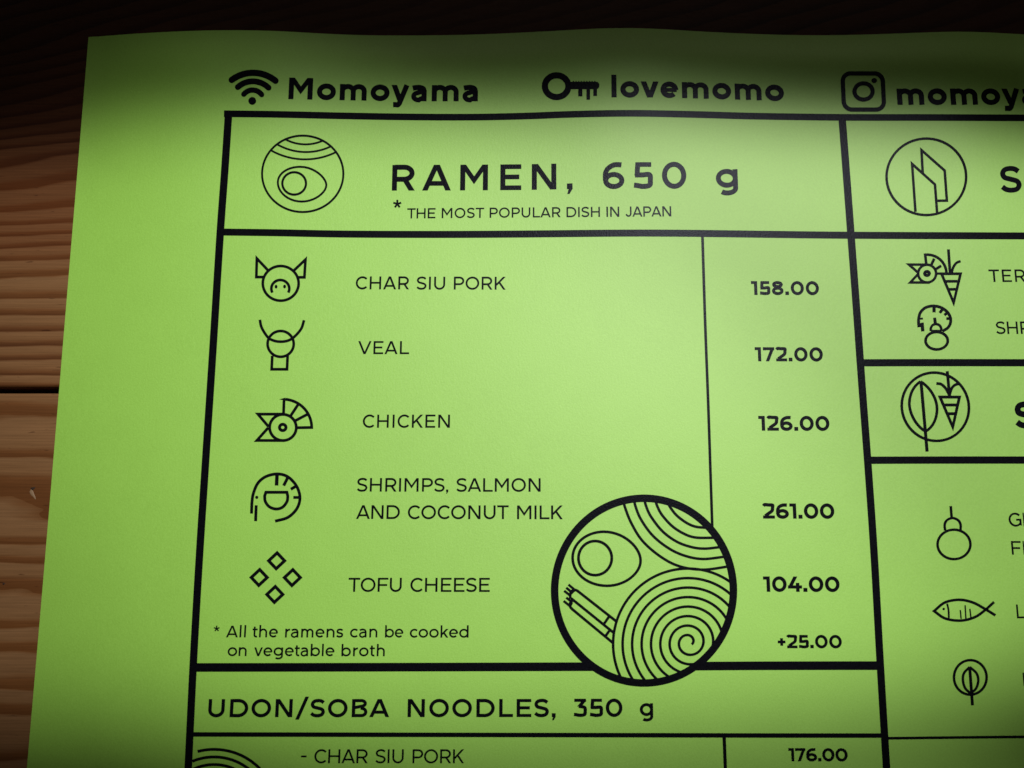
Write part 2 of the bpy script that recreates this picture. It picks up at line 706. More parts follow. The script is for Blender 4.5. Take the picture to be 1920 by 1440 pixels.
        Wd = 480 + 1.15 * w
        path([(h, 700), (h, 285)] + arc(Wd / 2, 280, Wd / 2 - h, 288 - h, 180, 360, 22) + [(Wd - h, 285), (Wd - h, 700)])
        sb = (85, 85)
    elif ch == 'V':
        Wd = 500 + 2.1 * w
        t = w * 1.1 / 2
        diag(t, 700, Wd / 2, 0)
        diag(Wd - t, 700, Wd / 2, 0)
        sb = (0, 0)
    elif ch == 'a':
        Wd = 365 + .85 * w
        path(catmull([(35 + h * .2, XH - 85 - h * .2), (130, XH - 18 - h * .8), (Wd * .5, XH + 8 - h), (Wd * .80 - h * .3, XH - 42 - h * .8),
                      (Wd - h, XH - 190)], 6) + [(Wd - h, 0)])
        wb = w * .92
        path([(Wd - h, 318 - h * .2), (Wd * .52, 318 - h * .2)] + arc(Wd * .50, 155 + h * .05, Wd * .50 - h, 163 - h * .25 - wb * .15, 95, 270, 18)
             + [(Wd * .62, B + 3), (Wd - h * 1.2, 105)], ww=wb)
        sb = (32, 78)
    elif ch in 'bd':
        rx = (470 + .9 * w) / 2 - h
        Wd = 2 * rx + w
        path(arc(Wd / 2, XH / 2, rx, XH / 2 + 8 - h, 0, 360, 36), True)
        if ch == 'b':
            rect(0, 0, w, 742)
        else:
            rect(Wd - w, 0, Wd, 742)
        sb = (78, 40) if ch == 'b' else (40, 78)
    elif ch == 'c':
        rx = (470 + .8 * w) / 2 - h
        path(arc(rx + h, XH / 2, rx, XH / 2 + 8 - h, 45, 315, 26))
        Wd = rx + h + rx * .707 + h * .7
        sb = (40, 25)
    elif ch == 'e':
        rx = (460 + .75 * w) / 2 - h
        Wd = 2 * rx + w
        path(arc(rx + h, XH / 2, rx, XH / 2 + 8 - h, -2, 316, 32))
        rect(w * .6, XH / 2 - w * .40, Wd - w * .3, XH / 2 + w * .36)
        sb = (40, 38)
    elif ch == 'g':
        rx = (465 + .95 * w) / 2 - h
        Wd = 2 * rx + w
        path(arc(Wd / 2, XH / 2 + 12, rx, XH / 2 - 4 - h, 0, 360, 36), True)
        path([(Wd - h, XH), (Wd - h, 20)] + arc(Wd / 2 + 5, 10, Wd / 2 - 5 - h, 208 - h, 0, -132, 18))
        sb = (40, 78)
    elif ch in 'hnmr':
        ax = 225 + w * 1.12
        rect(0, 0, w, 742 if ch == 'h' else XH)
        def arch(x0):
            rx = (ax) / 2
            path(arc(x0 + h + rx, 300, rx, XH + 8 - h - 300, 172, 0, 16) + [(x0 + h + ax, 290), (x0 + h + ax, 0)], ww=w * .98)
        if ch == 'r':
            Wd = 215 + .8 * w
            path(arc(Wd + 15, 285, Wd + 15 - h, XH + 8 - h - 285, 178, 96, 10))
            sb = (78, 5)
        elif ch == 'm':
            ax = 250 + w * .62
            arch(0)
            arch(ax)
            Wd = 2 * ax + w
            sb = (78, 76)
        else:
            ax = 310 + w * .6
            arch(0)
            Wd = ax + w
            sb = (78, 76)
    elif ch == 'k':
        Wd = 375 + .95 * w
        rect(0, 0, w, 742)
        diag(Wd - w * .72, XH, h + 10, 165)
        diag(Wd * .42, 290, Wd - w * .68, 0)
        sb = (78, 5)
    elif ch == 'l':
        Wd = w
        rect(0, 0, w, 742)
        sb = (78, 78)
    elif ch == 'o':
        rx = (490 + .75 * w) / 2 - h
        Wd = 2 * rx + w
        path(arc(rx + h, XH / 2, rx, XH / 2 + 8 - h, 0, 360, 38), True)
        sb = (40, 40)
    elif ch == 't':
        Wd = 245 + .6 * w
        x = 70 + h
        path([(x, 645), (x, 140)] + arc(x + 118, 140, 118, 148 - h, 180, 292, 10))
        hb(0, Wd - 5, XH - tb)
        sb = (15, 22)
    elif ch in 'vy':
        Wd = 390 + 1.25 * w
        t = w * 1.12 / 2
        diag(t, XH, Wd / 2 - (8 if ch == 'y' else 0), 0 if ch == 'v' else 20)
        if ch == 'v':
            diag(Wd - t, XH, Wd / 2, 0)
        else:
            sl = (Wd / 2 - t) / XH
            xb = Wd - t - sl * (XH + 60)
            path([(Wd - t - sl * -0, XH), (xb, -60)] + catmull([(xb, -60), (xb - 50, -150 + h * .4), (xb - 125, -197 + h), (xb - 205, -165 + h * .6)], 5)[1:])
        sb = (6, 6)
    elif ch == '0':
        rx = (545 + .75 * w) / 2 - h
        Wd = 2 * rx + w
        path(arc(rx + h, 350, rx, 358 - h, 0, 360, 40), True)
        sb = (42, 42)
    elif ch == '1':
        Wd = 165 + .9 * w
        rect(Wd - w, 0, Wd, 700)
        hb(0, Wd - w * .5, 700 - tb)
        sb = (12, 62)
    elif ch == '2':
        Wd = 440 + .75 * w
        path(catmull([(30 + h * .3, 580), (110, 665 - h * .3), (Wd * .5, T), (Wd * .84, 640 - h * .3), (Wd - h - 12, 505), (Wd * .78, 360),
                      (Wd * .45, 190 + h * .4), (h + 40, tb + h * .7)], 6))
        hb(15, Wd, tb)
        sb = (30, 30)
    elif ch == '3':
        Wd = 430 + .75 * w
        hb(45, Wd - 30, 700 - tb)
        diag(Wd - 40 - w * .4, 700 - tb, Wd * .45, 400)
        path([(Wd * .40, 405), (Wd * .52, 405)] + catmull([(Wd * .52, 405), (Wd * .84, 355), (Wd - h, 205), (Wd * .82, 50 + h * .6), (Wd * .5, B),
                                                           (Wd * .22, B + 25), (15 + h * .2, 95)], 6)[1:])
        sb = (20, 40)
    elif ch == '4':
        Wd = 530 + .7 * w
        diag(Wd * .56, 700, w * .62, 150 + tb)
        hb(0, Wd, 150 + tb)
        rect(Wd - w * 1.75, 0, Wd - w * .75, 410)
        sb = (25, 25)
    elif ch == '5':
        Wd = 430 + .75 * w
        hb(75, Wd - 35, 700 - tb)
        G.append(('q', [(75, 700), (75 + w, 700), (45 + w, 345), (45, 345)]))
        path([(60, 425 - tb), (Wd * .48, 425 - tb)] + catmull([(Wd * .48, 425 - tb), (Wd * .84, 365), (Wd - h, 210), (Wd * .83, 50 + h * .6),
                                                               (Wd * .5, B), (Wd * .22, B + 25), (15 + h * .2, 95)], 6)[1:])
        sb = (25, 40)
    elif ch == '6':
        Wd = 470 + .75 * w
        rx = Wd / 2 - h
        path(arc(Wd / 2 + 4, 218, rx - 4, 226 - h, 0, 360, 34), True)
        path(catmull([(Wd * .90 - h * .2, 655 - h * .4), (Wd * .74, T - 4), (Wd * .52, T - 12), (Wd * .27, 570 - h * .3), (h + 14, 440), (h, 330),
                      (h + 4, 215)], 6))
        sb = (42, 38)
    elif ch == '7':
        Wd = 450 + .75 * w
        hb(0, Wd - 4, 700 - tb)
        rect(0, 545, w * .95, 700 - tb)
        diag(Wd - w * .62, 700 - tb, Wd * .36, 0)
        sb = (25, 15)
    elif ch == '8':
        Wd = 465 + .75 * w
        path(arc(Wd / 2, 528, Wd / 2 - h - 22, 180 - h, 0, 360, 30), True)
        path(arc(Wd / 2, 198 + h * .15, Wd / 2 - h, 206 - h * .85, 0, 360, 34), True)
        sb = (36, 36)
    elif ch == '.':
        Wd = w * 1.15
        rect(0, 0, Wd, Wd)
        sb = (40, 45)
    elif ch == ',':
        Wd = w * 1.12
        rect(0, 0, Wd, Wd)
        G.append(('q', [(w * .05, -w * .95), (w * .52, -w * .95), (Wd, 5), (w * .35, 5)]))
        sb = (40, 45)
    elif ch == '+':
        Wd = 400
        hb(0, Wd, 330)
        rect(Wd / 2 - h * .92, 130, Wd / 2 + h * .92, 530)
        sb = (40, 40)
    elif ch == '-':
        Wd = 270
        hb(0, Wd, 265)
        sb = (40, 40)
    elif ch == '/':
        Wd = 370 + w
        diag(w * .55, -95, Wd - w * .55, 795)
        sb = (0, 0)
    else:
        raise ValueError(ch)
    return G, Wd, sb


def write(ink, text, x0, x1, y0, y1, cap, w, bend=None, xh=None, squeeze=None):
    """set one run of letters with its ink from pixel x0 to x1 on the baseline y0..y1 (pixels), cap height in pixels"""
    k = cap / 700.0
    gl = [glyph(c, w) for c in text]
    nat = sum(g[1] for g in gl)
    gaps = [gl[i][2][1] + gl[i + 1][2][0] for i in range(len(gl) - 1)]
    total = (x1 - x0) / k
    sx = 1.0
    if squeeze:
        sx = squeeze
    if len(gl) == 1:
        sx = total / nat
    extra = (total - nat * sx - sum(gaps) * sx) / max(1, len(gaps))
    if len(gl) > 1 and not squeeze and extra < -28:      # set solid rather than overlapping
        sx = (total + 28 * len(gaps)) / (nat + sum(gaps))
        extra = (total - (nat + sum(gaps)) * sx) / len(gaps)
    pos = 0.0

    def P(gx, gy):
        ux = x0 + (pos + gx * sx) * k
        f = (ux - x0) / (x1 - x0)
        by = y0 + (y1 - y0) * f
        if bend:
            by = float(np.interp(ux, [b[0] for b in bend], [b[1] for b in bend]))
        lean = (ux - 1010.0) * 1.0e-4
        up = gy * k
        return (ux - lean * up, by - up)

    for i, (G, Wd, _) in enumerate(gl):
        for g in G:
            if g[0] == 'q':
                ink.quad(*[P(*c) for c in g[1]])
            else:
                ink.stroke([P(*c) for c in g[1]], g[3] * k * (0.5 + 0.5 * sx), closed=g[2])
        pos += Wd * sx
        if i < len(gaps):
            pos += gaps[i] * sx + extra


def words(name, runs, label=None, parent=menu):
    ink = Ink()
    for r in runs:
        write(ink, *r[:7], **(r[7] if len(r) > 7 else {}))
    return ink.build(name, parent, label)


# ---- ruled lines
def rule(pts, w, label=None, name="ruled_line"):
    ink = Ink()
    ink.stroke(catmull(pts, 8), w)
    return ink.build(name, menu, label)


rule([(420, 213.3), (520, 214.5), (640, 217.2), (760, 219.2), (880, 219.7), (980, 217.8), (1060, 214.8), (1130, 213), (1200, 212.6), (1300, 214.6),
      (1400, 217.5), (1500, 219.2), (1600, 220.2), (1740, 220.3), (1920, 221), (2200, 222), (2700, 224), (3150, 226)], 12.6)
rule([(408, 435), (520, 436.5), (640, 438.8), (800, 439.6), (960, 439), (1160, 437.2), (1280, 437.4), (1440, 439.4), (1600, 441.2), (1920, 442.4), (2400, 444), (3150, 447)], 13.2)
rule([(356, 1251.5), (700, 1251), (1113, 1250)], 16.4)
rule([(1302, 1249), (1440, 1248.3), (1655, 1248)], 16.4)
rule([(352, 1377), (700, 1377.6), (1150, 1378.4), (1430, 1379), (1662, 1379.2)], 8.6)
rule([(1610, 680.3), (1760, 680), (1920, 680.2), (2300, 681), (3250, 684)], 13.6)
rule([(1624, 863), (1760, 862.6), (1920, 862.6), (2300, 863), (3300, 866)], 13.8)
rule([(1660, 1384.3), (1790, 1382.8), (1920, 1381.6), (2300, 1379), (3400, 1372)], 5.2)
rule([(429, 208), (421.5, 320), (412.8, 440), (399, 660), (384.6, 880), (373, 1060), (362.6, 1243), (353, 1440), (345, 1600), (320, 2100)], 14.2)
rule([(1578.4, 215), (1586.5, 320), (1595, 433), (1606, 580), (1616, 720), (1628, 880), (1639, 1040), (1650.2, 1240), (1662.2, 1440), (1672, 1600), (1702, 2100)], 14.0)
rule([(1317, 440), (1322, 600), (1328, 760), (1332.6, 900), (1335.6, 992)], 5.2)
rule([(1357.6, 1379), (1360, 1440), (1366, 1600), (1384, 2100)], 6.4)

# ---- lettering along the top
words("network_name", [("Momoyama", 540.5, 896, 186, 189.7, 40.5, 168, dict(bend=[(540, 186), (640, 188), (760, 190), (896, 190)]))])
words("password_text", [("lovemomo", 1146.7, 1470.5, 182.5, 189.5, 40.0, 168,
                         dict(bend=[(1147, 182.6), (1220, 182.8), (1290, 184.2), (1400, 187.4), (1471, 189.8)]))])
words("account_name", [("momoyama", 1682.8, 2042, 196.6, 196.6, 40.5, 168)])

# ---- headings
words("section_title", [("RAMEN,", 734.6, 1073.6, 357.3, 354.4, 48.2, 138, dict(bend=[(734, 357.5), (880, 357), (980, 356.3), (1074, 354.5)])),
                        ("650", 1130.6, 1287.4, 354, 353.4, 49.5, 133), ("g", 1342.8, 1384, 353, 353, 47.5, 134)])
words("section_title", [("UDON/SOBA", 389.7, 729.8, 1344.6, 1344.6, 34, 134), ("NOODLES,", 764, 1041.9, 1344.6, 1344.4, 34, 134),
                        ("350", 1074.8, 1167.3, 1344, 1344, 34, 134), ("g", 1200, 1224.7, 1343.5, 1343.5, 33.5, 128)])
words("section_title", [("S", 1877.4, 1916.6, 360.8, 360.8, 49, 134)])
words("section_title", [("S", 1905, 1944.5, 803, 803, 50, 158)])


def asterisk(ink, cx, cy, r, w, n=5):
    for k in range(n):
        a = math.radians(90 + 360 / n * k)
        ink.stroke([(cx, cy), (cx + r * math.cos(a), cy - r * math.sin(a))], w)


ink = Ink()
asterisk(ink, 745, 382.5, 7.8, 3.6)
for t, a, b in (("THE", 763.3, 816.4), ("MOST", 828.2, 907.8), ("POPULAR", 918, 1051.3), ("DISH", 1062.2, 1125), ("IN", 1137.2, 1161.2), ("JAPAN", 1173, 1258.7)):
    f0, f1 = (a - 763) / 496, (b - 763) / 496
    write(ink, t, a, b, 409.7 - 4 * f0, 409.7 - 4 * f1, 19.0, 108)
ink.build("section_note")

# ---- dishes
D = 104
words("dish_name", [("CHAR", 666.8, 767, 542.5, 542.6, 24.2, D), ("SIU", 780.8, 834.5, 543, 543, 24.2, D), ("PORK", 850.8, 948.2, 543, 543.2, 24.2, D)])
words("dish_name", [("VEAL", 671, 767, 664, 664, 24.4, D)])
words("dish_name", [("CHICKEN", 680, 843.5, 802, 802, 24.6, D)])
words("dish_name", [("SHRIMPS,", 669, 840.5, 921.6, 922, 25.4, D), ("SALMON", 855.5, 1013.7, 922, 922, 25.4, D),
                    ("AND", 667.5, 749.5, 973, 973, 25.8, D), ("COCONUT", 764.5, 953.7, 973.3, 973.3, 25.8, D), ("MILK", 969.5, 1055.5, 973.5, 973.5, 25.8, D)])
words("dish_name", [("TOFU", 653, 753, 1109.7, 1109.7, 26.4, D), ("CHEESE", 769.2, 918.3, 1109.8, 1109.8, 26.4, D)])
words("dish_name", [("-", 564, 574.6, 1428, 1428, 26, 100), ("CHAR", 589, 689.6, 1431, 1431, 26.2, 100), ("SIU", 703.6, 756.7, 1431, 1431, 26.2, 100),
                    ("PORK", 773.3, 870.4, 1431, 1431, 26.2, 100)])
words("dish_name", [("TER", 1855, 1923.5, 528.8, 528.6, 23.4, 104)])
words("dish_name", [("SHR", 1868.2, 1933.5, 626.2, 626.2, 23.4, 104)])
words("dish_name", [("G", 1892.2, 1916, 987.2, 987.2, 25.8, 104), ("I", 1919.4, 1921.8, 987, 987, 25.8, 75), ("F", 1897.5, 1915.6, 1040, 1040, 25.6, 104), ("I", 1919.4, 1921.8, 1040, 1040, 25.6, 75)])
words("dish_name", [("L", 1907, 1923, 1159.3, 1159.3, 26, 104)])
words("dish_name", [("I", 1919.3, 1922.0, 1286, 1286, 25, 80)])

ink = Ink()
asterisk(ink, 406.4, 1178.6, 5.6, 2.4)
for t, a, b, y in (("All", 423.6, 460.8, 1195), ("the", 473, 521, 1195), ("ramens", 534.4, 643.3, 1195.2), ("can", 656, 707.4, 1195.2), ("be", 721.7, 756.2, 1195.3),
                   ("cooked", 768.2, 878.6, 1195.5), ("on", 426.5, 462.2, 1230), ("vegetable", 476, 627, 1230.2), ("broth", 640, 721.4, 1230.4)):
    write(ink, t, a, b, y, y, 21.9, 108)
ink.build("section_note")

# ---- prices
PB = 157
for t, a, b, y, c in (("158.00", 1409, 1536, 553, 25.9), ("172.00", 1416, 1543.4, 677.4, 26.4), ("126.00", 1422.7, 1555.8, 807.5, 27.7),
                      ("261.00", 1430.3, 1565, 972.3, 28.5), ("104.00", 1431.7, 1574.8, 1109.5, 28.8), ("+25.00", 1458.9, 1579, 1215.3, 25.0),
                      ("176.00", 1479, 1590, 1427.4, 24.8)):
    words("price", [(t, a, b, y, y + .3, c, PB)])

# ------------------------------------------------------------------ pictograms
def icon(name, draw, label=None, parent=menu, gain=1.13):
    ink = Ink(gain)
    draw(ink)
    return ink.build(name, parent, label)


def mapper(ox, oy, s):
    return lambda *pts: [(ox + x / s, oy + y / s) for x, y in pts]


def circ3(a, b, c, n=24):
    """arc through three pixels"""
    (x1, y1), (x2, y2), (x3, y3) = a, b, c
    d = 2 * (x1 * (y2 - y3) + x2 * (y3 - y1) + x3 * (y1 - y2))
    ux = ((x1 * x1 + y1 * y1) * (y2 - y3) + (x2 * x2 + y2 * y2) * (y3 - y1) + (x3 * x3 + y3 * y3) * (y1 - y2)) / d
    uy = ((x1 * x1 + y1 * y1) * (x3 - x2) + (x2 * x2 + y2 * y2) * (x1 - x3) + (x3 * x3 + y3 * y3) * (x2 - x1)) / d
    r = math.hypot(x1 - ux, y1 - uy)
    a0, a1, am = (math.atan2(y - uy, x - ux) for x, y in (a, c, b))
    while a1 < a0:
        a1 += 2 * math.pi
    while am < a0:
        am += 2 * math.pi
    if am > a1:
        a1 -= 2 * math.pi
    return [(ux + r * math.cos(a0 + (a1 - a0) * k / n), uy + r * math.sin(a0 + (a1 - a0) * k / n)) for k in range(n + 1)]


def d_wifi(i):
    i.disc(473, 189.3, 7.4)
    i.stroke(circ3((457.3, 176.8), (473.4, 169), (490.6, 177.5)), 9.0, cap='round')
    i.stroke(circ3((446, 163.4), (474, 152.6), (503.6, 164.6)), 9.8, cap='round')
    i.stroke(circ3((434.6, 150), (475, 136.6), (516.6, 151.6)), 10.6, cap='round')


def d_key(i):
    i.ring(1043.7, 161.7, 22, 20.4, 10.4)
    i.quad((1066, 153.4), (1119, 153.4), (1119, 167.4), (1066, 167.4))
    i.disc(1118.4, 160.2, 5.6, 6.9)
    for x0, x1, y in ((1084.2, 1092, 180.8), (1099.6, 1106.4, 187), (1112.4, 1119.4, 180)):
        i.quad((x0, 166), (x1, 166), (x1, y), (x0, y))
    for k in range(9):
        x = 1074 + k * 5.0
        i.quad((x, 151.9), (x + 2.4, 151.9), (x + 2.4, 154), (x, 154))


def d_camera(i):
    def rr(x0, y0, x1, y1, r, sh):
        p = parc(x1 - r, y0 + r, r, r, 90, 0, 8) + parc(x1 - r, y1 - r, r, r, 0, -90, 8) + parc(x0 + r, y1 - r, r, r, 270, 180, 8) + parc(x0 + r, y0 + r, r, r, 180, 90, 8)
        return [(x + (y - y0) / (y1 - y0) * sh, y) for x, y in p]
    i.stroke(rr(1579.4, 137.8, 1654.6, 205.6, 15, 3.2), 7.2, closed=True)
    i.ring(1619.1, 171.6, 17, 15.2, 7.0)
    i.disc(1639.1, 151.2, 5.2, 4.7)


icon("wireless_icon", d_wifi, "three stacked arcs over a dot")
icon("key_icon", d_key, "black key with a ring head and three teeth")
icon("camera_icon", d_camera, "rounded square camera outline with a ring lens")


def d_bowl_small(i):
    i.ring(567.7, 326, 76.2, 71.6, 3.5)
    i.stroke(circ3((536, 261.7), (568.3, 270.6), (605, 264)), 3.2)
    i.stroke(circ3((520, 270.8), (568.3, 285), (621.6, 274)), 3.2)
    i.stroke(circ3((509.4, 282.6), (568.3, 298.8), (630.6, 285)), 3.2)
    e = bez((521, 342), (521, 325), (540, 312.8), (563, 312.8)) + bez((563, 312.8), (590, 312.8), (612, 334), (612, 347))[1:] \
        + bez((612, 347), (612, 361), (590, 378), (566, 378))[1:] + bez((566, 378), (541, 378), (521, 361), (521, 342))[1:-1]
    i.stroke(e, 3.4, closed=True)
    i.ring(551.7, 344, 22.2, 21, 3.8, 40)


icon("bowl_icon", d_bowl_small, "round soup bowl seen from above with an egg")


def d_onigiri(i):
    M = mapper(1640, 240, 6.857)
    i.ring(1736.8, 331.6, 74.6, 71.7, 4.2)
    i.stroke(M((524, 1078), (481, 462), (775, 727), (803, 1098)), 4.4)
    i.stroke(M((618, 590), (602, 285), (900, 548), (928, 934), (806, 936)), 4.4)


icon("blade_icon", d_onigiri, "two pointed slabs inside a circle")


def d_pig(i):
    M = mapper(440, 440, 6)
    i.ring(526.4, 531.3, 33.6, 32.5, 4.6)
    i.stroke(M((378, 404), (250, 268), (244, 477), (322, 477)), 4.7)
    i.stroke(M((670, 400), (797, 280), (785, 480), (718, 480)), 4.7)
    i.stroke(M(*[(x, 2 * 607 - y) for x, y in arc(514, 607, 101, 97, -28, 208, 26)]), 4.6)
    i.disc(440 + 466 / 6, 440 + 585 / 6, 2.7, 3.5)
    i.disc(440 + 562 / 6, 440 + 584 / 6, 2.7, 3.5)


def d_cow(i):
    M = mapper(440, 440, 6)
    i.ring(526.3, 644.8, 24.5, 24.2, 4.6, 56)
    i.stroke(catmull(M((284, 957), (304, 1045), (372, 1152), (440, 1192), (520, 1204), (600, 1192), (668, 1152), (748, 1060), (781, 962))), 4.6)
    i.stroke([(510.6, 667), (509.4, 692.4), (538.2, 692.4), (539.4, 667)], 4.7)


def d_chicken(i):
    M = mapper(440, 680, 6)
    i.ring(530.6, 801.5, 25, 24.5, 4.9, 56)
    i.ring(530.2, 801.4, 6.0, 5.8, 5.2, 28)
    i.stroke(M((548, 579), (262, 579), (380, 718)), 4.8, miter=3.0)
    i.stroke(M((378, 732), (250, 875), (560, 876)), 4.8, miter=3.0)
    i.stroke(M((550, 590), (556, 411)) + M(*[(x, 2 * 729 - y) for x, y in arc(543, 729, 324, 318, 88, 0, 26)]) + M((690, 732)), 4.8)
    i.stroke(M((716, 468), (634, 592)), 4.8)
    i.stroke(M((824, 578), (688, 650)), 4.8)


def d_shrimp(i):
    M = mapper(440, 860, 6)
    i.stroke(catmull(M((190, 618), (196, 480), (213, 385), (262, 275), (350, 202), (478, 172), (592, 200), (685, 290), (731, 400), (727, 500), (680, 590), (590, 665), (455, 703))), 5.0)
    i.stroke(M((477, 180), (472, 302)), 6.0)
    i.stroke(M((598, 212), (552, 304)), 5.2)
    i.stroke(M((700, 304), (632, 344)), 5.0)
    i.stroke(M((728, 436), (660, 436)), 4.8)
    i.disc(440 + 249 / 6, 860 + 435 / 6, 3.0)
    i.stroke(M((243, 524), (236, 703)), 5.0)
    body = [(352, 378)] + [(x, y) for x, y in catmull([(338, 420), (345, 480), (390, 540), (466, 566), (540, 545), (590, 480), (598, 420)], 5)] + [(588, 378)]
    i.stroke(M(*body), 5.0, closed=True)


def d_tofu(i):
    for cx, cy in ((518.7, 1051.4), (486.1, 1082.7), (548.2, 1082.9), (515.3, 1114.5)):
        i.stroke([(cx + 1, cy - 14.8), (cx + 15, cy), (cx - 0.8, cy + 14.8), (cx - 14.8, cy)], 5.4, closed=True)


icon("pig_icon", d_pig, "round pig head with pointed ears")
icon("cow_icon", d_cow, "cow head with curved horns")
icon("chicken_icon", d_chicken, "chicken head with open beak and fan comb")
icon("shrimp_icon", d_shrimp, "curled shrimp in outline")
icon("tofu_icon", d_tofu, "four small outlined diamonds")


# ---- the large bowl drawing
RCX, RCY, RRX, RRY = 1207.5, 1107.4, 167.6, 173.2
MB = mapper(1010, 900, 3.6)


def clip_ring(pts, k=1.0):
    """runs of a polyline that lie inside the bowl rim"""
    runs, cur = [], []
    for p in pts:
        if ((p[0] - RCX) / (RRX * k)) ** 2 + ((p[1] - RCY) / (RRY * k)) ** 2 <= 1:
            cur.append(p)
        else:
            if len(cur) > 1:
                runs.append(cur)
            cur = []
    if len(cur) > 1:
        runs.append(cur)
    return runs


bowl = icon("bowl_drawing", lambda i: i.ring(RCX, RCY, RRX, RRY, 14.2, 110), "large ringed bowl drawing with noodles, egg and scallions", gain=1.0)


def d_egg(i):
    e = bez((229, 525), (229, 425), (325, 349), (440, 349), 14) + bez((440, 349), (575, 349), (688, 455), (688, 545), 14)[1:] \
        + bez((688, 545), (688, 628), (585, 714), (462, 714), 14)[1:] + bez((462, 714), (330, 714), (229, 628), (229, 525), 14)[1:-1]
    i.stroke(MB(*e), 5.0, closed=True)
    i.ring(1010 + 381 / 3.6, 900 + 527 / 3.6, 31.2, 32, 5.2, 56)


def d_noodles(i):
    for a in (((573, 140), (583, 185), (625, 290), (700, 410), (820, 515), (950, 582), (1110, 605), (1290, 582)),
              ((645, 130), (653, 175), (690, 265), (770, 375), (880, 462), (990, 512), (1110, 533), (1260, 517)),
              ((714, 130), (725, 175), (757, 245), (835, 345), (930, 415), (1030, 452), (1120, 463), (1230, 452)),
              ((788, 135), (800, 175), (832, 235), (900, 310), (980, 362), (1060, 388), (1185, 390)),
              ((870, 150), (892, 190), (935, 242), (1000, 290), (1060, 315), (1130, 322))):
        i.stroke(catmull(MB(*a), 8), 4.9)


def d_swirl(i):
    # a spiral of eight turns round a centre right of the middle, cut by the rim
    pts = []
    cx, cy = 1012.0, 1097.0
    n = 150
    for k in range(-n // 3, n * 7 + n * 5 // 6):
        turn = k / n                       # 0 = straight up, then to the left
        a = math.pi / 2 + 2 * math.pi * turn
        r = 50 + 64.2 * turn
        if k < 0:
            r = 50 + 64.2 * turn * 1.25
        pts.append((cx + r * math.cos(a) + (6 if r > 300 else 6 * r / 300), cy - r * math.sin(a)))
    for run in clip_ring(MB(*pts), 1.0):
        i.stroke(run, 4.9)


def d_scallion(i):
    M = mapper(1040, 1080, 10.2857)
    i.stroke(catmull(M((305, 440), (300, 360), (330, 300), (390, 268), (440, 285)), 6) + M((1192, 876)), 5.0)
    i.stroke(M((318, 430), (1150, 1103)), 5.0)
    i.stroke(catmull(M((345, 470), (300, 520), (300, 590), (340, 640)), 6) + M((1128, 1292)), 5.0)
    i.stroke(M((1050, 780), (950, 925)), 5.0)
    i.stroke(M((1050, 1060), (975, 1165)), 5.0)
    for a, b in (((265, 165), (385, 265)), ((222, 225), (345, 325)), ((182, 285), (310, 385))):
        i.stroke(M(a, b), 4.7)
    for a, b in (((222, 415), (330, 500)), ((172, 480), (300, 585))):
        i.stroke(M(a, b), 4.7)
    i.stroke(M((300, 335), (375, 265)), 7)
    i.stroke(M((290, 570), (325, 500)), 7)


icon("egg_drawing", d_egg, parent=bowl, gain=1.03)
icon("noodle_drawing", d_noodles, parent=bowl, gain=1.03)
icon("noodle_swirl", d_swirl, parent=bowl, gain=1.03)
icon("scallion_drawing", d_scallion, parent=bowl, gain=1.03)


def d_corner(i):
    for k in range(6):
        r = 114.0 - 14.2 * k
        a1 = 162 - k * 1.0 if k == 0 else 168
        pts = []
        for x, y in parc(401.5, 1519.0, r * 1.03, r, a1, 0, 40):
            lim = 369 if k == 0 else 356 - (y - 1400) * .05
            if x >= lim:
                pts.append((x, y))
        i.stroke(pts, 5.0)


icon("noodle_icon", d_corner, "concentric noodle arcs cut off by the frame line")


# ---- pictograms of the second column
def carrot(i, M, tri, stripes, stem, leaves, w):
    i.stroke(M(*tri), w, closed=True, miter=3.0)
    for a, b in stripes:
        i.stroke(M(a, b), w)
    i.stroke(M(*stem), w)
    for l in leaves:
        i.stroke(catmull(M(*l), 5), w * .95)


def d_chicken_carrot(i):
    M = mapper(1640, 440, 6)
    i.ring(1640 + 590 / 6, 440 + 438 / 6, 16.8, 16.6, 4.3, 48)
    i.ring(1640 + 588 / 6, 440 + 437 / 6, 4.2, 3.6, 5.4, 24)
    i.stroke(M((575, 337), (385, 337), (494, 432)), 4.3, miter=3.0)
    i.stroke(M((490, 442), (400, 538), (620, 539)), 4.3, miter=3.0)
    i.stroke(M((580, 330), (568, 226)) + M(*[(x, 2 * 437 - y) for x, y in arc(590, 437, 217, 212, 92, 3, 22)]), 4.5)
    i.stroke(M((690, 438), (760, 438)), 4.0)
    i.stroke(M((670, 270), (634, 345)), 4.6)
    i.stroke(M((748, 350), (688, 388)), 4.6)
    carrot(i, M, ((752, 440), (966, 440), (888, 765)), (((785, 525), (930, 525)), ((820, 615), (912, 615))), ((829, 165), (848, 438)),
           (((866, 425), (885, 365), (920, 318), (966, 298)),), 4.6)


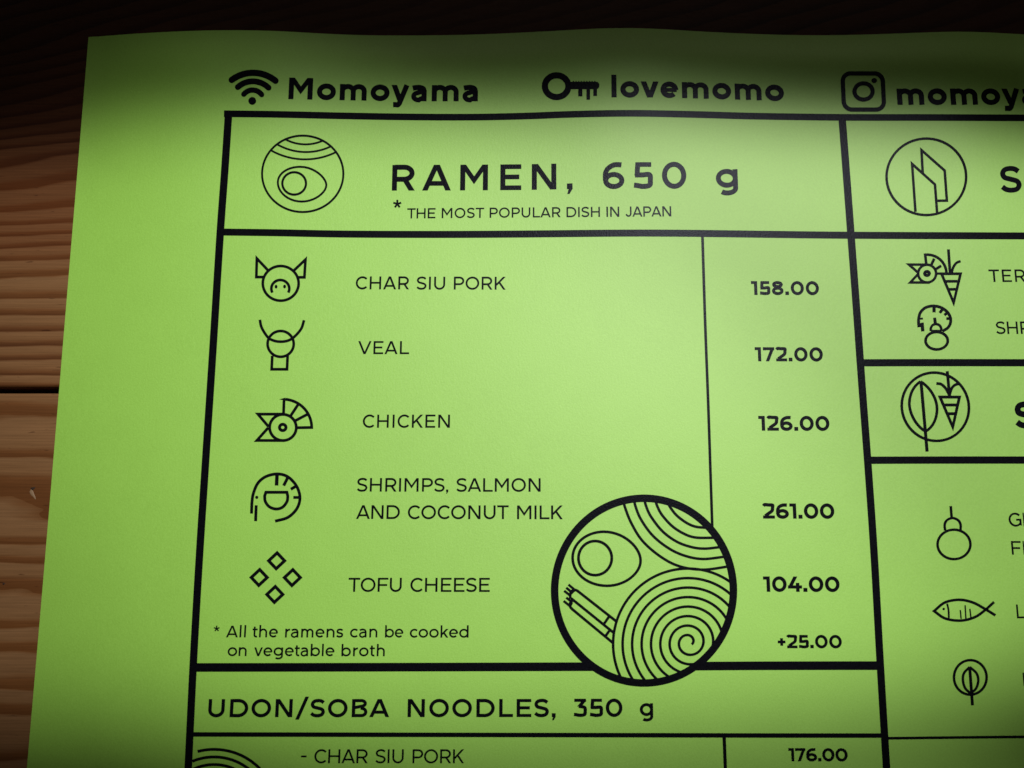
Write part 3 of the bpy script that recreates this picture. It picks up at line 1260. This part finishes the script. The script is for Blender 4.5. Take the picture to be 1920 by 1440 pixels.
def d_shrimp_mushroom(i):
    M = mapper(1640, 440, 6)
    i.stroke(catmull(M((498, 1042), (493, 985), (497, 930), (515, 875), (560, 828), (620, 806), (680, 804), (750, 822), (815, 868), (852, 935), (850, 1000), (820, 1050), (762, 1086))), 4.9)
    i.stroke(M((667, 812), (668, 874)), 5.4)
    i.stroke(M((766, 836), (732, 880)), 5.0)
    i.stroke(M((826, 870), (784, 905)), 4.8)
    i.stroke(M((856, 944), (806, 944)), 4.6)
    i.stroke(M((512, 945), (543, 945)), 3.2)
    i.stroke(M((512, 995), (512, 1040)), 6.4)
    i.stroke(M((532, 990), (541, 1088)), 5.6)
    i.stroke(M((674, 934), (683, 1012)), 5.0)
    i.stroke(catmull(M((630, 1084), (632, 1050), (652, 1018), (690, 1006), (726, 1018), (746, 1048), (750, 1084)), 6), 4.2)
    i.stroke(M((632, 1083), (752, 1083)), 3.8)
    i.ring(1640 + 697 / 6, 440 + 1193 / 6, 20.8, 16.4, 4.6, 48)


def d_leaf_carrot(i):
    M = mapper(1640, 660, 6.546)
    i.ring(1640 + 744 / 6.546, 660 + 672 / 6.546, 412 / 6.546, 419 / 6.546, 4.5, slant=0.035)
    leaf = bez((563, 362), (455, 430), (425, 550), (425, 640), 12) + bez((425, 640), (430, 770), (520, 920), (622, 972), 12)[1:]
    i.stroke(M(*leaf), 4.6)
    leaf = bez((563, 362), (690, 440), (765, 580), (765, 700), 12) + bez((765, 700), (765, 820), (710, 930), (622, 975), 12)[1:]
    i.stroke(M(*leaf), 4.6)
    i.stroke(M((570, 385), (643, 1222)), 5.2)
    carrot(i, M, ((802, 553), (1040, 553), (958, 920)), (((835, 650), (1020, 650)), ((885, 757), (1000, 757))), ((890, 235), (920, 550)),
           (((757, 386), (815, 395), (870, 445), (912, 520)), ((1047, 388), (990, 402), (945, 445), (920, 520))), 4.9)


def d_pear(i):
    M = mapper(1640, 900, 2.667)
    i.stroke(M((380, 130), (385, 192)), 4.3)
    i.stroke(catmull(M((352, 252), (350, 222), (362, 200), (389, 190), (416, 200), (429, 222), (429, 252)), 6), 4.2)
    i.ring(1640 + 396.5 / 2.667, 900 + 322 / 2.667, 30.8, 27.6, 4.4, 56)


def d_fish(i):
    M = mapper(1640, 900, 2.667)
    i.stroke(catmull(M((604, 677), (552, 645), (492, 613), (425, 599), (352, 612), (297, 655)), 7) + catmull(M((297, 655), (352, 692), (430, 703), (500, 686), (550, 652), (597, 610)), 7)[1:], 4.6)
    i.stroke(catmull(M((362, 618), (369, 650), (371, 690)), 5), 3.2)
    i.disc(1640 + 345 / 2.667, 900 + 645 / 2.667, 2.4)
    for a, b in (((428, 650), (432, 694)), ((452, 626), (456, 694)), ((476, 644), (481, 690))):
        i.stroke(M(a, b), 2.4)


def d_leaf(i):
    M = mapper(1640, 900, 2.667)
    i.ring(1640 + 478 / 2.667, 900 + 987 / 2.667, 30.6, 32.4, 4.4, 56)
    i.stroke(catmull(M((475, 935), (447, 965), (441, 1000), (452, 1040), (480, 1068)), 6), 4.3)
    i.stroke(catmull(M((475, 935), (508, 965), (518, 1000), (508, 1040), (480, 1068)), 6), 4.3)
    i.stroke(M((475, 938), (489, 1127)), 5.0)


icon("chicken_icon", d_chicken_carrot, "chicken head beside a striped carrot")
icon("shrimp_icon", d_shrimp_mushroom, "curled shrimp over a round gourd")
icon("vegetable_icon", d_leaf_carrot, "leaf and striped carrot in a circle")
icon("gourd_icon", d_pear, "round gourd with a stem")
icon("fish_icon", d_fish, "outlined fish with a crossed tail")
icon("leaf_icon", d_leaf, "leaf standing in a circle")
